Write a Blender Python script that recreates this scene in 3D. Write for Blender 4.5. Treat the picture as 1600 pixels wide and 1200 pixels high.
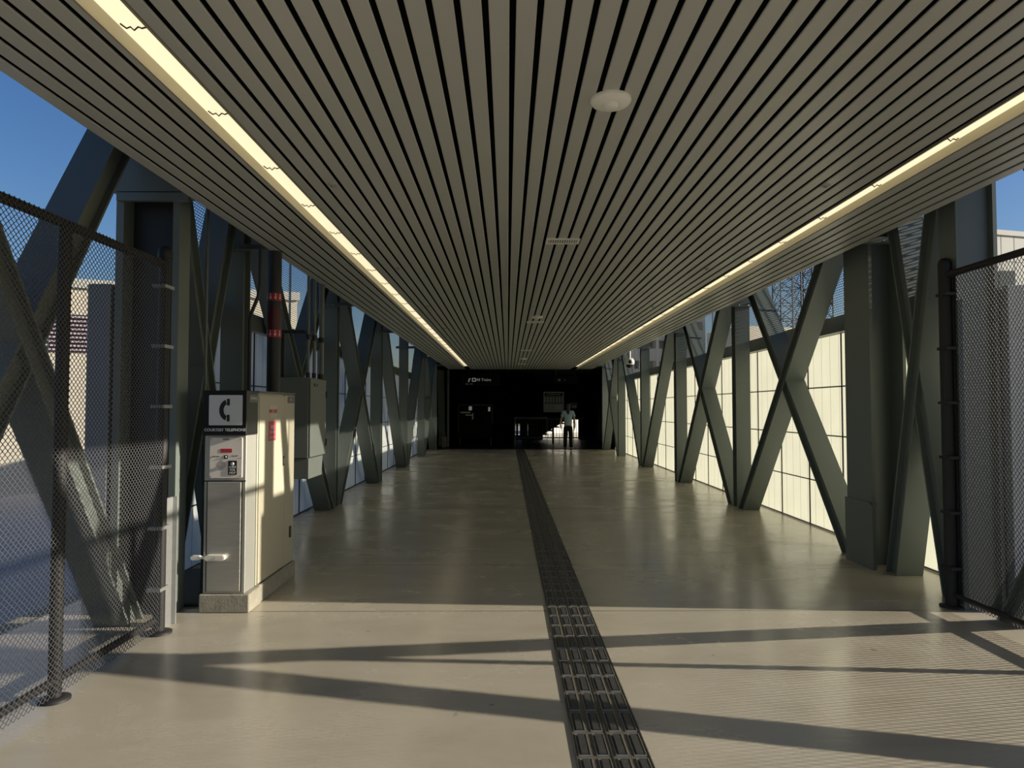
import bpy, math, random
from mathutils import Vector, Matrix
random.seed(4)
R = math.radians
S = bpy.context.scene
for o in list(bpy.data.objects): bpy.data.objects.remove(o)

# ---------------------------------------------------------------- camera
F = 1060.0                       # focal length in pixels of the 1600 px frame
cd = bpy.data.cameras.new('camera'); cam = bpy.data.objects.new('camera', cd)
S.collection.objects.link(cam); S.camera = cam
cd.sensor_width = 36; cd.lens = F / 1600 * 36; cd.clip_start = 0.05; cd.clip_end = 900
cam.location = (0, 0, 1.5)
cam.rotation_euler = (R(90) + math.atan(38 / F), 0, -math.atan(7 / F))

# ---------------------------------------------------------------- sky, sun, exposure
S.view_settings.view_transform = 'Standard'; S.view_settings.look = 'None'
S.view_settings.gamma = 1; S.view_settings.exposure = 0.2; S.view_settings.use_curve_mapping = False
SUN_EL = R(17.2); SUN_AZ = R(3.5)     # comes from +X, a touch from behind the camera
w = bpy.data.worlds.new('world'); S.world = w; w.use_nodes = True
nt = w.node_tree; nt.nodes.clear()
sky = nt.nodes.new('ShaderNodeTexSky'); sky.sky_type = 'NISHITA'; sky.sun_disc = False
sky.sun_elevation = R(18); sky.sun_rotation = R(90) + SUN_AZ; sky.air_density = 1.3; sky.dust_density = 1.0; sky.ozone_density = 3.0
hs = nt.nodes.new('ShaderNodeHueSaturation'); hs.inputs['Saturation'].default_value = 1.2
bg = nt.nodes.new('ShaderNodeBackground'); bg.inputs[1].default_value = 0.088
ow = nt.nodes.new('ShaderNodeOutputWorld')
tn = nt.nodes.new('ShaderNodeMix'); tn.data_type = 'RGBA'; tn.blend_type = 'MULTIPLY'; tn.inputs[0].default_value = 1; tn.inputs[7].default_value = (.80, .86, 1.12, 1)
nt.links.new(sky.outputs[0], hs.inputs['Color']); nt.links.new(hs.outputs[0], tn.inputs[6]); nt.links.new(tn.outputs[2], bg.inputs[0]); nt.links.new(bg.outputs[0], ow.inputs[0])
sd = bpy.data.lights.new('sun', 'SUN'); sd.energy = 7.5; sd.angle = R(0.55); sd.color = (1, .90, .74)
sun = bpy.data.objects.new('sun', sd); S.collection.objects.link(sun)
_dir = Vector((math.cos(SUN_EL) * math.cos(SUN_AZ), -math.cos(SUN_EL) * math.sin(SUN_AZ), math.sin(SUN_EL)))
sun.rotation_euler = _dir.to_track_quat('Z', 'Y').to_euler(); sun.location = (30, 0, 12)

# ---------------------------------------------------------------- materials
def mat(name, col, rough=.6, metal=0, spec=.5, emit=None, estr=0, noise=0, nscale=8, bump=0, bscale=60, rvar=0, stretch=(1, 1, 1)):
    m = bpy.data.materials.new(name); m.use_nodes = True
    n = m.node_tree; b = n.nodes['Principled BSDF']
    b.inputs['Base Color'].default_value = (*col, 1); b.inputs['Roughness'].default_value = rough
    b.inputs['Metallic'].default_value = metal; b.inputs['Specular IOR Level'].default_value = spec
    if emit: b.inputs['Emission Color'].default_value = (*emit, 1); b.inputs['Emission Strength'].default_value = estr
    if noise or bump or rvar:
        tc = n.nodes.new('ShaderNodeTexCoord'); mp = n.nodes.new('ShaderNodeMapping'); mp.inputs['Scale'].default_value = stretch
        n.links.new(tc.outputs['Object'], mp.inputs[0])
        t = n.nodes.new('ShaderNodeTexNoise'); t.inputs['Scale'].default_value = nscale; t.inputs['Detail'].default_value = 6
        n.links.new(mp.outputs[0], t.inputs['Vector'])
        if noise:
            r = n.nodes.new('ShaderNodeMix'); r.data_type = 'RGBA'
            r.inputs[6].default_value = (*[c * (1 - noise) for c in col], 1); r.inputs[7].default_value = (*[min(1, c * (1 + noise)) for c in col], 1)
            n.links.new(t.outputs[0], r.inputs[0]); n.links.new(r.outputs[2], b.inputs['Base Color'])
        if rvar:
            mr = n.nodes.new('ShaderNodeMapRange'); mr.inputs[1].default_value = .3; mr.inputs[2].default_value = .7
            mr.inputs[3].default_value = max(0, rough - rvar); mr.inputs[4].default_value = rough + rvar
            n.links.new(t.outputs[0], mr.inputs[0]); n.links.new(mr.outputs[0], b.inputs['Roughness'])
        if bump:
            t2 = n.nodes.new('ShaderNodeTexNoise'); t2.inputs['Scale'].default_value = bscale; t2.inputs['Detail'].default_value = 4
            n.links.new(mp.outputs[0], t2.inputs['Vector'])
            bp = n.nodes.new('ShaderNodeBump'); bp.inputs['Strength'].default_value = bump; bp.inputs['Distance'].default_value = .004
            n.links.new(t2.outputs[0], bp.inputs['Height']); n.links.new(bp.outputs[0], b.inputs['Normal'])
    return m

def N(n, op, a, b=None, c=None):
    x = n.nodes.new('ShaderNodeMath'); x.operation = op
    for i, v in enumerate((a, b, c)):
        if v is None: continue
        if isinstance(v, (int, float)): x.inputs[i].default_value = v
        else: n.links.new(v, x.inputs[i])
    return x.outputs[0]

steel = mat('painted_steel', (.145, .17, .155), .36, 0, .5, noise=.10, nscale=3, bump=.05, bscale=90)
steel_dark = mat('dark_steel', (.02, .022, .024), .5)
galv = mat('galvanised_steel', (.42, .43, .43), .4, .6, noise=.15, nscale=20)
black_vinyl = mat('black_vinyl', (.06, .06, .064), .5, 0, .5)
black_post = mat('black_powder_coat', (.016, .016, .018), .6, 0, .5)
black_rubber = mat('black_rubber', (.11, .10, .082), .5, 0, .5, noise=.6, nscale=30, bump=.2, bscale=120)
rubber_bar = mat('worn_rubber_bar', (.05, .052, .052), .38, 0, .6, noise=.5, nscale=50, bump=.15, bscale=160)
beige = mat('beige_enamel', (.50, .47, .36), .38, 0, .5, noise=.04, nscale=3)
beige_edge = mat('pale_enamel', (.56, .55, .46), .42)
stainless = mat('brushed_stainless', (.55, .54, .49), .34, .7, noise=.12, nscale=6, stretch=(1, 1, 14), rvar=.06)
stain_frame = mat('satin_frame', (.50, .50, .46), .4, .5)
plate_white = mat('intercom_plate', (.80, .74, .68), .4)
sign_black = mat('sign_black', (.006, .006, .007), .35)
sign_white = mat('sign_white', (.62, .66, .68), .45)
ink_black = mat('black_ink', (.012, .012, .012), .5)
red = mat('sign_red', (.55, .05, .07), .5)
red_label = mat('red_label', (.45, .03, .05), .5)
panel_grey = mat('grey_enamel', (.17, .19, .175), .42, 0, .5, noise=.05, nscale=3)
tag_grey = mat('grey_tag', (.16, .16, .15), .5)
conc = mat('rough_concrete', (.34, .32, .26), .85, 0, .3, noise=.35, nscale=14, bump=.6, bscale=60)
white_plastic = mat('white_plastic', (.86, .84, .75), .45)
hall_shade_black = mat('hall_shade_black', (.006, .006, .006), .8, 0, .1)  # darkness of the unlit hall put into the colour
hall_floor = mat('hall_floor_shade', (.008, .008, .008), .45, 0, .2)  # floor blackened to stand in for the shade of the hall
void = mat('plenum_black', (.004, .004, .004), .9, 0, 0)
bld_cream = mat('cream_render', (.62, .57, .46), .85, 0, .2, noise=.06, nscale=.6)
bld_white = mat('white_cladding', (.50, .50, .46), .7, 0, .2, noise=.05, nscale=.6)
bld_joint = mat('cladding_joint', (.22, .22, .20), .8)
bld_dark = mat('louvre_void', (.05, .035, .06), .8)
louvre = mat('louvre_blade', (.46, .38, .40), .6)
asphalt = mat('ground_paving', (.34, .32, .28), .9, 0, .2, noise=.2, nscale=.4)
roof_grey = mat('roof_membrane', (.42, .41, .40), .85, 0, .2, noise=.15, nscale=.8)
skin = mat('skin', (.35, .2, .14), .5)
hair_m = mat('black_hair', (.012, .01, .01), .6)
shirt = mat('blue_grey_cotton', (.27, .38, .42), .9, 0, .2)
trouser = mat('black_trousers', (.012, .012, .014), .9, 0, .1)
cap_m = mat('dusty_pink_cap', (.12, .06, .07), .8)
tube = mat('diffuser_glow', (.8, .78, .62), .4, emit=(1, .86, .56), estr=.84)
trough = mat('light_trough', (.72, .66, .48), .35, 0, .5)
trough_edge = mat('light_rim', (.40, .36, .27), .4, .3)
poster = mat('map_paper', (.45, .45, .40), .6)
poster_dark = mat('map_print', (.03, .03, .03), .6)
sign_glow = mat('glowing_lettering', (.5, .5, .5), .5, emit=(1, 1, 1), estr=.10)  # white lettering with a faint glow of its own
paper_glow = mat('notice_paper_glow', (.6, .55, .5), .7, emit=(1, .9, .8), estr=.10)  # faint emission added so the paper shows in the dark; not a lamp

def ceiling_mat():
    m = mat('ceiling_metal', (.50, .505, .45), .38, .15, .5)
    n = m.node_tree; b = n.nodes['Principled BSDF']
    g = n.nodes.new('ShaderNodeNewGeometry'); sp = n.nodes.new('ShaderNodeSeparateXYZ'); n.links.new(g.outputs['Position'], sp.inputs[0])
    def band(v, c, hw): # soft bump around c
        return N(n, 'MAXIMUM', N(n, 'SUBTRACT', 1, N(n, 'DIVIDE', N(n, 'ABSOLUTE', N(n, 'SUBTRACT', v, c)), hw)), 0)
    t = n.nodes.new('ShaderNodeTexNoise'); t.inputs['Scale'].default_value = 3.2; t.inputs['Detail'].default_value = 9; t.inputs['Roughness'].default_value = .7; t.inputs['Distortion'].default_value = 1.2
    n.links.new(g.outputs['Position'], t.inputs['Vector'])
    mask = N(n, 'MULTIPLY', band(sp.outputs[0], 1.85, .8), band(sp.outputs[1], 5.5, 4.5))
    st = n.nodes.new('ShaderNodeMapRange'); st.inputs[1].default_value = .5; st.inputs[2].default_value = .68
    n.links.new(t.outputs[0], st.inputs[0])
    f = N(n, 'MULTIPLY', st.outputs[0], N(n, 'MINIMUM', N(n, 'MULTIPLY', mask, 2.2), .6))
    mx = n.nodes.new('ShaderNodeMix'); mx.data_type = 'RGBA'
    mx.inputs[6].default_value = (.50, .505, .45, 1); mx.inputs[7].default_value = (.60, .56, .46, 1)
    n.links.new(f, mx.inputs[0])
    t3 = n.nodes.new('ShaderNodeTexNoise'); t3.inputs['Scale'].default_value = 1.3; n.links.new(g.outputs['Position'], t3.inputs['Vector'])
    mr = n.nodes.new('ShaderNodeMapRange'); mr.inputs[3].default_value = .32; mr.inputs[4].default_value = .46
    n.links.new(t3.outputs[0], mr.inputs[0]); n.links.new(mr.outputs[0], b.inputs['Roughness'])
    n.links.new(mx.outputs[2], b.inputs['Base Color'])
    return m
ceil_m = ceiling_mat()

def floor_mat():
    m = mat('polished_concrete', (.34, .31, .24), .3, 0, .75)
    n = m.node_tree; b = n.nodes['Principled BSDF']
    g = n.nodes.new('ShaderNodeNewGeometry'); sp = n.nodes.new('ShaderNodeSeparateXYZ'); n.links.new(g.outputs['Position'], sp.inputs[0])
    mp = n.nodes.new('ShaderNodeMapping'); mp.inputs['Scale'].default_value = (.5, 1.1, 1); n.links.new(g.outputs['Position'], mp.inputs[0])
    t = n.nodes.new('ShaderNodeTexNoise'); t.inputs['Scale'].default_value = 1.7; t.inputs['Detail'].default_value = 10; t.inputs['Roughness'].default_value = .62; t.inputs['Distortion'].default_value = .6
    n.links.new(mp.outputs[0], t.inputs['Vector'])
    cr = n.nodes.new('ShaderNodeValToRGB'); e = cr.color_ramp.elements
    e[0].position = .3; e[0].color = (.42, .38, .30, 1); e[1].position = .72; e[1].color = (.51, .47, .385, 1)
    n.links.new(t.outputs[0], cr.inputs[0])
    y = sp.outputs[1]
    j1 = N(n, 'LESS_THAN', N(n, 'ABSOLUTE', N(n, 'SUBTRACT', N(n, 'PINGPONG', N(n, 'SUBTRACT', y, 6.57), 1.82), 0)), .007)
    j2 = N(n, 'LESS_THAN', N(n, 'ABSOLUTE', N(n, 'SUBTRACT', y, 5.08)), .007)
    jj = N(n, 'MAXIMUM', j1, j2)
    keep = N(n, 'MULTIPLY', N(n, 'LESS_THAN', y, 21.5), N(n, 'GREATER_THAN', y, 4)); jj = N(n, 'MULTIPLY', jj, keep)
    # small dark scuffs
    v = n.nodes.new('ShaderNodeTexNoise'); v.inputs['Scale'].default_value = 9; v.inputs['Detail'].default_value = 8; n.links.new(g.outputs['Position'], v.inputs['Vector'])
    sc = n.nodes.new('ShaderNodeMapRange'); sc.inputs[1].default_value = .70; sc.inputs[2].default_value = .76; sc.inputs[4].default_value = .5; n.links.new(v.outputs[0], sc.inputs[0])
    fac = N(n, 'MAXIMUM', N(n, 'MULTIPLY', jj, .72), sc.outputs[0])
    mx = n.nodes.new('ShaderNodeMix'); mx.data_type = 'RGBA'; mx.inputs[7].default_value = (.06, .05, .04, 1)
    n.links.new(fac, mx.inputs[0]); n.links.new(cr.outputs[0], mx.inputs[6]); n.links.new(mx.outputs[2], b.inputs['Base Color'])
    mr = n.nodes.new('ShaderNodeMapRange'); mr.inputs[1].default_value = .3; mr.inputs[2].default_value = .7; mr.inputs[3].default_value = .17; mr.inputs[4].default_value = .32
    n.links.new(t.outputs[0], mr.inputs[0]); n.links.new(mr.outputs[0], b.inputs['Roughness'])
    t2 = n.nodes.new('ShaderNodeTexNoise'); t2.inputs['Scale'].default_value = 5; t2.inputs['Detail'].default_value = 3
    mp2 = n.nodes.new('ShaderNodeMapping'); mp2.inputs['Scale'].default_value = (.6, 2.2, 1); n.links.new(g.outputs['Position'], mp2.inputs[0]); n.links.new(mp2.outputs[0], t2.inputs['Vector'])
    bp = n.nodes.new('ShaderNodeBump'); bp.inputs['Strength'].default_value = .10; bp.inputs['Distance'].default_value = .012
    n.links.new(t2.outputs[0], bp.inputs['Height']); n.links.new(bp.outputs[0], b.inputs['Normal'])
    return m
floor_m = floor_mat()

def glass_panel_mat(name, diff, trans, tw):
    m = bpy.data.materials.new(name); m.use_nodes = True; n = m.node_tree; n.nodes.clear()
    out = n.nodes.new('ShaderNodeOutputMaterial')
    g = n.nodes.new('ShaderNodeNewGeometry'); sp = n.nodes.new('ShaderNodeSeparateXYZ'); n.links.new(g.outputs['Position'], sp.inputs[0])
    # thin ribs every 0.22 m in each sheet
    ribs = N(n, 'LESS_THAN', N(n, 'FRACT', N(n, 'DIVIDE', N(n, 'ADD', sp.outputs[1], .01), .222)), .035)
    t = n.nodes.new('ShaderNodeTexNoise'); t.inputs['Scale'].default_value = 2.2; t.inputs['Detail'].default_value = 5; n.links.new(g.outputs['Position'], t.inputs['Vector'])
    k = N(n, 'MULTIPLY', N(n, 'SUBTRACT', 1, N(n, 'MULTIPLY', ribs, .55)), N(n, 'ADD', .9, N(n, 'MULTIPLY', t.outputs[0], .18)))
    def tint(c):
        v = n.nodes.new('ShaderNodeVectorMath'); v.operation = 'SCALE'; v.inputs[0].default_value = c; n.links.new(k, v.inputs['Scale']); return v.outputs[0]
    d = n.nodes.new('ShaderNodeBsdfDiffuse'); n.links.new(tint(diff), d.inputs[0])
    tr = n.nodes.new('ShaderNodeBsdfTranslucent'); n.links.new(tint(trans), tr.inputs[0])
    mx = n.nodes.new('ShaderNodeMixShader'); mx.inputs[0].default_value = tw
    n.links.new(d.outputs[0], mx.inputs[1]); n.links.new(tr.outputs[0], mx.inputs[2])
    gl = n.nodes.new('ShaderNodeBsdfGlossy'); gl.inputs['Roughness'].default_value = .3; gl.inputs[0].default_value = (1, 1, 1, 1)
    m2 = n.nodes.new('ShaderNodeMixShader'); m2.inputs[0].default_value = .04
    n.links.new(mx.outputs[0], m2.inputs[1]); n.links.new(gl.outputs[0], m2.inputs[2]); n.links.new(m2.outputs[0], out.inputs[0])
    return m
panel_r = glass_panel_mat('translucent_glass_sun_tint', (.72, .72, .64), (.76, .78, .64), .36)  # wall glass with the warmth of sun behind it tinted in
panel_l = glass_panel_mat('translucent_glass_shade_tint', (.74, .77, .74), (.80, .86, .86), .38)  # same glass with the cool tone of the shaded side tinted in

def perf_mat():
    m = bpy.data.materials.new('perforated_sheet'); m.use_nodes = True; n = m.node_tree
    b = n.nodes['Principled BSDF']; out = n.nodes['Material Output']
    b.inputs['Base Color'].default_value = (.78, .79, .80, 1); b.inputs['Roughness'].default_value = .5; b.inputs['Metallic'].default_value = 0
    g = n.nodes.new('ShaderNodeNewGeometry'); sp = n.nodes.new('ShaderNodeSeparateXYZ'); n.links.new(g.outputs['Position'], sp.inputs[0])
    p = .046
    v = N(n, 'DIVIDE', sp.outputs[2], p * .62)
    row = N(n, 'FLOOR', v); off = N(n, 'MULTIPLY', N(n, 'FLOORED_MODULO', row, 2), .5)
    du = N(n, 'SUBTRACT', N(n, 'FRACT', N(n, 'ADD', N(n, 'DIVIDE', sp.outputs[1], p), off)), .5)
    dv = N(n, 'MULTIPLY', N(n, 'SUBTRACT', N(n, 'FRACT', v), .5), .62)
    a = N(n, 'POWER', N(n, 'DIVIDE', du, .44), 2); c = N(n, 'POWER', N(n, 'DIVIDE', dv, .265), 2)
    hole = N(n, 'LESS_THAN', N(n, 'ADD', a, c), 1)
    tr = n.nodes.new('ShaderNodeBsdfTransparent'); mx = n.nodes.new('ShaderNodeMixShader')
    n.links.new(hole, mx.inputs[0]); n.links.new(b.outputs[0], mx.inputs[1]); n.links.new(tr.outputs[0], mx.inputs[2]); n.links.new(mx.outputs[0], out.inputs[0])
    return m
perf_m = perf_mat()

# ---------------------------------------------------------------- mesh helpers
ORG = {}
class MB:
    def __init__(s): s.v = []; s.f = []; s.sm = []
    def add(s, vs, fs, smooth=False):
        b = len(s.v); s.v += [tuple(v) for v in vs]; s.f += [tuple(i + b for i in f) for f in fs]; s.sm += [smooth] * len(fs); return s
    def box(s, x0, x1, y0, y1, z0, z1):
        return s.add([(x0, y0, z0), (x1, y0, z0), (x1, y1, z0), (x0, y1, z0), (x0, y0, z1), (x1, y0, z1), (x1, y1, z1), (x0, y1, z1)],
                     [(0, 3, 2, 1), (4, 5, 6, 7), (0, 1, 5, 4), (1, 2, 6, 5), (2, 3, 7, 6), (3, 0, 4, 7)])
    def bbox(s, x0, x1, y0, y1, z0, z1, b=.004):
        """box with chamfered vertical and horizontal edges"""
        xs = (x0, x0 + b, x1 - b, x1); ys = (y0, y0 + b, y1 - b, y1); zs = (z0, z0 + b, z1 - b, z1)
        V = []; idx = {}
        def vv(p):
            if p not in idx: idx[p] = len(V); V.append(p)
            return idx[p]
        Fc = []
        for sx in (0, 1):
            X = xs[3] if sx else xs[0]; q = [vv((X, ys[1], zs[1])), vv((X, ys[2], zs[1])), vv((X, ys[2], zs[2])), vv((X, ys[1], zs[2]))]; Fc.append(q if sx else q[::-1])
        for sy in (0, 1):
            Y = ys[3] if sy else ys[0]; q = [vv((xs[1], Y, zs[1])), vv((xs[2], Y, zs[1])), vv((xs[2], Y, zs[2])), vv((xs[1], Y, zs[2]))]; Fc.append(q[::-1] if sy else q)
        for sz in (0, 1):
            Z = zs[3] if sz else zs[0]; q = [vv((xs[1], ys[1], Z)), vv((xs[2], ys[1], Z)), vv((xs[2], ys[2], Z)), vv((xs[1], ys[2], Z))]; Fc.append(q if sz else q[::-1])
        for sx in (0, 1):
            for sy in (0, 1):
                X, xi = (xs[3], xs[2]) if sx else (xs[0], xs[1]); Y, yi = (ys[3], ys[2]) if sy else (ys[0], ys[1])
                q = [vv((X, yi, zs[1])), vv((xi, Y, zs[1])), vv((xi, Y, zs[2])), vv((X, yi, zs[2]))]; Fc.append(q if sx == sy else q[::-1])
                for sz in (0, 1):
                    Z, zi = (zs[3], zs[2]) if sz else (zs[0], zs[1])
                    t = [vv((X, yi, zi)), vv((xi, Y, zi)), vv((xi, yi, Z))]; Fc.append(t if (sx == sy) == bool(sz) else t[::-1])
            for sz in (0, 1):
                X, xi = (xs[3], xs[2]) if sx else (xs[0], xs[1]); Z, zi = (zs[3], zs[2]) if sz else (zs[0], zs[1])
                q = [vv((X, ys[1], zi)), vv((X, ys[2], zi)), vv((xi, ys[2], Z)), vv((xi, ys[1], Z))]; Fc.append(q if sx == sz else q[::-1])
        for sy in (0, 1):
            for sz in (0, 1):
                Y, yi = (ys[3], ys[2]) if sy else (ys[0], ys[1]); Z, zi = (zs[3], zs[2]) if sz else (zs[0], zs[1])
                q = [vv((xs[1], Y, zi)), vv((xs[2], Y, zi)), vv((xs[2], yi, Z)), vv((xs[1], yi, Z))]; Fc.append(q if sy != sz else q[::-1])
        return s.add(V, Fc)
    def tube(s, pts, r, n=8, cap=True):
        pts = [Vector(p) for p in pts]; rs = r if isinstance(r, (list, tuple)) else [r] * len(pts)
        V = []; Fc = []; up = None
        for i, p in enumerate(pts):
            d = (pts[min(i + 1, len(pts) - 1)] - pts[max(i - 1, 0)]).normalized()
            if up is None: up = Vector((0, 0, 1)) if abs(d.z) < .9 else Vector((0, 1, 0))
            a = d.cross(up).normalized(); b_ = a.cross(d).normalized(); up = b_
            for k in range(n):
                t = 2 * math.pi * k / n; V.append(p + a * math.cos(t) * rs[i] + b_ * math.sin(t) * rs[i])
        for i in range(len(pts) - 1):
            for k in range(n): Fc.append((i * n + k, i * n + (k + 1) % n, (i + 1) * n + (k + 1) % n, (i + 1) * n + k))
        s.add(V, Fc, True)
        if cap:
            s.add(V[:n], [tuple(range(n))[::-1]]); s.add(V[-n:], [tuple(range(n))])
        return s
    def lathe(s, prof, c, axis='z', n=24):
        V = []; Fc = []
        for r, h in prof:
            for k in range(n):
                t = 2 * math.pi * k / n; x, y = r * math.cos(t), r * math.sin(t)
                V.append({'z': (c[0] + x, c[1] + y, c[2] + h), 'y': (c[0] + x, c[1] + h, c[2] + y), 'x': (c[0] + h, c[1] + x, c[2] + y)}[axis])
        for i in range(len(prof) - 1):
            for k in range(n): Fc.append((i * n + k, i * n + (k + 1) % n, (i + 1) * n + (k + 1) % n, (i + 1) * n + k))
        s.add(V, Fc, True); s.add(V[:n], [tuple(range(n))[::-1]]); s.add(V[-n:], [tuple(range(n))])
        return s
    def prism_y(s, pts, y0, y1):
        """pts = outline in (x,z), extruded along y"""
        n = len(pts); V = [(p[0], y0, p[1]) for p in pts] + [(p[0], y1, p[1]) for p in pts]
        return s.add(V, [tuple(range(n)), tuple(range(n, 2 * n))[::-1]] + [(i, n + i, n + (i + 1) % n, (i + 1) % n) for i in range(n)])
    def prism_x(s, pts, x0, x1):
        n = len(pts); V = [(x0, p[0], p[1]) for p in pts] + [(x1, p[0], p[1]) for p in pts]
        return s.add(V, [tuple(range(n)), tuple(range(n, 2 * n))[::-1]] + [(i, n + i, n + (i + 1) % n, (i + 1) % n) for i in range(n)])
    def build(s, name, m, parent=None, fix=False):
        me = bpy.data.meshes.new(name)
        if parent is not None: org = ORG[parent.name]
        else:
            xs, ys, zs = zip(*s.v); org = Vector(((min(xs) + max(xs)) / 2, (min(ys) + max(ys)) / 2, min(zs)))
        me.from_pydata([(v[0] - org[0], v[1] - org[1], v[2] - org[2]) for v in s.v], [], s.f)
        me.polygons.foreach_set('use_smooth', s.sm)
        me.materials.append(m); me.update()
        if fix:
            import bmesh
            bm = bmesh.new(); bm.from_mesh(me); bmesh.ops.recalc_face_normals(bm, faces=bm.faces); bm.to_mesh(me); bm.free()
        o = bpy.data.objects.new(name, me); S.collection.objects.link(o)
        ORG[o.name] = Vector(org)
        if parent is not None: o.parent = parent
        else: o.location = org
        return o

def tag(o, label=None, cat=None, group=None, kind=None):
    if label: o['label'] = label
    if cat: o['category'] = cat
    if group: o['group'] = group
    if kind: o['kind'] = kind
    return o
def thing(name, loc, label, cat, group=None):
    o = bpy.data.objects.new(name, None); S.collection.objects.link(o); o.location = loc; o.empty_display_size = .1
    ORG[o.name] = Vector(loc); return tag(o, label, cat, group)
def struct(mb, name, m, parent=None, fix=False):
    o = mb.build(name, m, parent, fix)
    if parent is None: o['kind'] = 'structure'
    return o
def copy_tree(o, loc, label):
    c = o.copy(); S.collection.objects.link(c); c.location = loc; c['label'] = label; ORG[c.name] = Vector(loc)
    def rec(a, b):
        for ch in list(a.children):
            k = ch.copy(); S.collection.objects.link(k); k.parent = b; rec(ch, k)
    rec(o, c); return c
def text_mesh(name, txt, size, m, parent, M, depth=.0008, bold=0):
    cu = bpy.data.curves.new(name, 'FONT'); cu.body = txt; cu.size = size; cu.extrude = depth; cu.align_x = 'CENTER'; cu.align_y = 'CENTER'; cu.offset = bold
    to = bpy.data.objects.new(name + '_curve', cu); S.collection.objects.link(to)
    dg = bpy.context.evaluated_depsgraph_get(); me = bpy.data.meshes.new_from_object(to.evaluated_get(dg)); bpy.data.objects.remove(to)
    me.transform(M); org = ORG[parent.name]; me.transform(Matrix.Translation(-org)); me.materials.clear(); me.materials.append(m); me.name = name
    o = bpy.data.objects.new(name, me); S.collection.objects.link(o); o.parent = parent; ORG[o.name] = org; return o
FRONT = lambda x, y, z: Matrix.Translation((x, y, z)) @ Matrix.Rotation(R(90), 4, 'X')                      # reads towards -Y
SIDE = lambda x, y, z: Matrix.Translation((x, y, z)) @ Matrix.Rotation(R(90), 4, 'Z') @ Matrix.Rotation(R(90), 4, 'X')   # reads towards +X
ORD = ['first', 'second', 'third', 'fourth', 'fifth', 'sixth', 'seventh', 'eighth', 'ninth', 'tenth', 'eleventh', 'twelfth']

# ---------------------------------------------------------------- setting: floor, ceiling, walls
CX = .475; HW = 2.685; ZC = 2.96
XL, XR = CX - HW, CX + HW
YE = 24.7
struct(MB().box(-3.35, 4.3, -5, YE, -.3, 0), 'floor', floor_m)
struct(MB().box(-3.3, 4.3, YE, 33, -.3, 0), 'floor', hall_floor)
cm = MB(); pitch = 2 * HW / 53; LX = [(-1.545, -1.385), (2.38, 2.54)]
for i in range(53):
    a = XL + i * pitch + .0125; b = a + pitch - .025
    for l0, l1 in LX:
        if a < l0 < b: b = l0 - .012
        if a < l1 < b: a = l1 + .012
    if any(a >= l0 - .02 and b <= l1 + .02 for l0, l1 in LX): continue
    if b - a < .01: continue
    cm.prism_y([(a, ZC + .008), (a, ZC + .003), (a + .003, ZC), (b - .003, ZC), (b, ZC + .003), (b, ZC + .008)], -4, 25.4)
struct(cm, 'ceiling', ceil_m, fix=True)
fil = MB().box(XL + .01, XR - .01, -4, 25.4, ZC + .16, ZC + .45)
for fa, fb in ((XL + .03, LX[0][0] - .014), (LX[0][1] + .014, LX[1][0] - .014), (LX[1][1] + .014, XR - .03)): fil.box(fa, fb, -4, 25.4, ZC + .009, ZC + .158)
struct(fil, 'ceiling', void)

# translucent side walls
YW0, YW1 = 5.22, YE
struct(MB().box(-3.05, 4.0, -5, 25.4, 4.08, 4.3), 'roof', steel_dark)
def side_wall(nm, x, pm, s):
    wl = struct(MB().add([(x, YW0, .02), (x, YW1, .02), (x, YW1, 2.38), (x, YW0, 2.38)], [(0, 1, 2, 3)]), nm, pm)
    d = .012
    for z in (.012, .585, 1.17, 1.76):
        MB().box(x - d, x + d, YW0, YW1, z - .006, z + .006).build('mullion', steel_dark, wl)
    k = 0; y = YW0 + .03
    while y < YW1:
        MB().box(x - d, x + d, y - .008, y + .008, 0, 2.38).build('mullion', steel_dark, wl); y += .888
    return wl
side_wall('wall_right', 3.92, panel_r, 1)
side_wall('wall_left', -2.96, panel_l, -1)

# ---------------------------------------------------------------- steelwork
def member(x0, x1, A, B, P0, N0, P1, N1, h=.165, tf=.016, inset=.045):
    """built-up box member in the YZ plane from A to B, cut by planes (P,N) at each end"""
    d = Vector((0, B[0] - A[0], B[1] - A[1])).normalized(); n = Vector((1, 0, 0)).cross(d)
    if n.y > 0: n = -n
    mb = MB(); A3 = Vector((0, A[0], A[1]))
    def cut(off, P, Nn):
        P = Vector((0, *P)); Nn = Vector((0, *Nn)); q = A3 + n * off
        return q + d * ((P - q).dot(Nn) / d.dot(Nn))
    for xa, xb, o0, o1 in ((x0, x1, h / 2 - tf, h / 2), (x0, x1, -h / 2, -h / 2 + tf), (x0 + inset, x1 - inset, -h / 2 + tf, h / 2 - tf)):
        c = [cut(o0, P0, N0), cut(o1, P0, N0), cut(o1, P1, N1), cut(o0, P1, N1)]
        mb.add([(xa, *p[1:]) for p in c] + [(xb, *p[1:]) for p in c], [(0, 1, 2, 3), (7, 6, 5, 4), (0, 4, 5, 1), (1, 5, 6, 2), (2, 6, 7, 3), (3, 7, 4, 0)])
    return mb
TOP = 3.72
COLS = [2.35, 5.1, 6.75, 10.4, 14.05, 17.7, 21.35, 24.95]
COLN = ['nearest the camera', 'at the end of the fence', 'next in from the fence', 'second in from the fence', 'third in from the fence', 'fourth in from the fence', 'fifth in from the fence', 'last before the dark hall']
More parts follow.
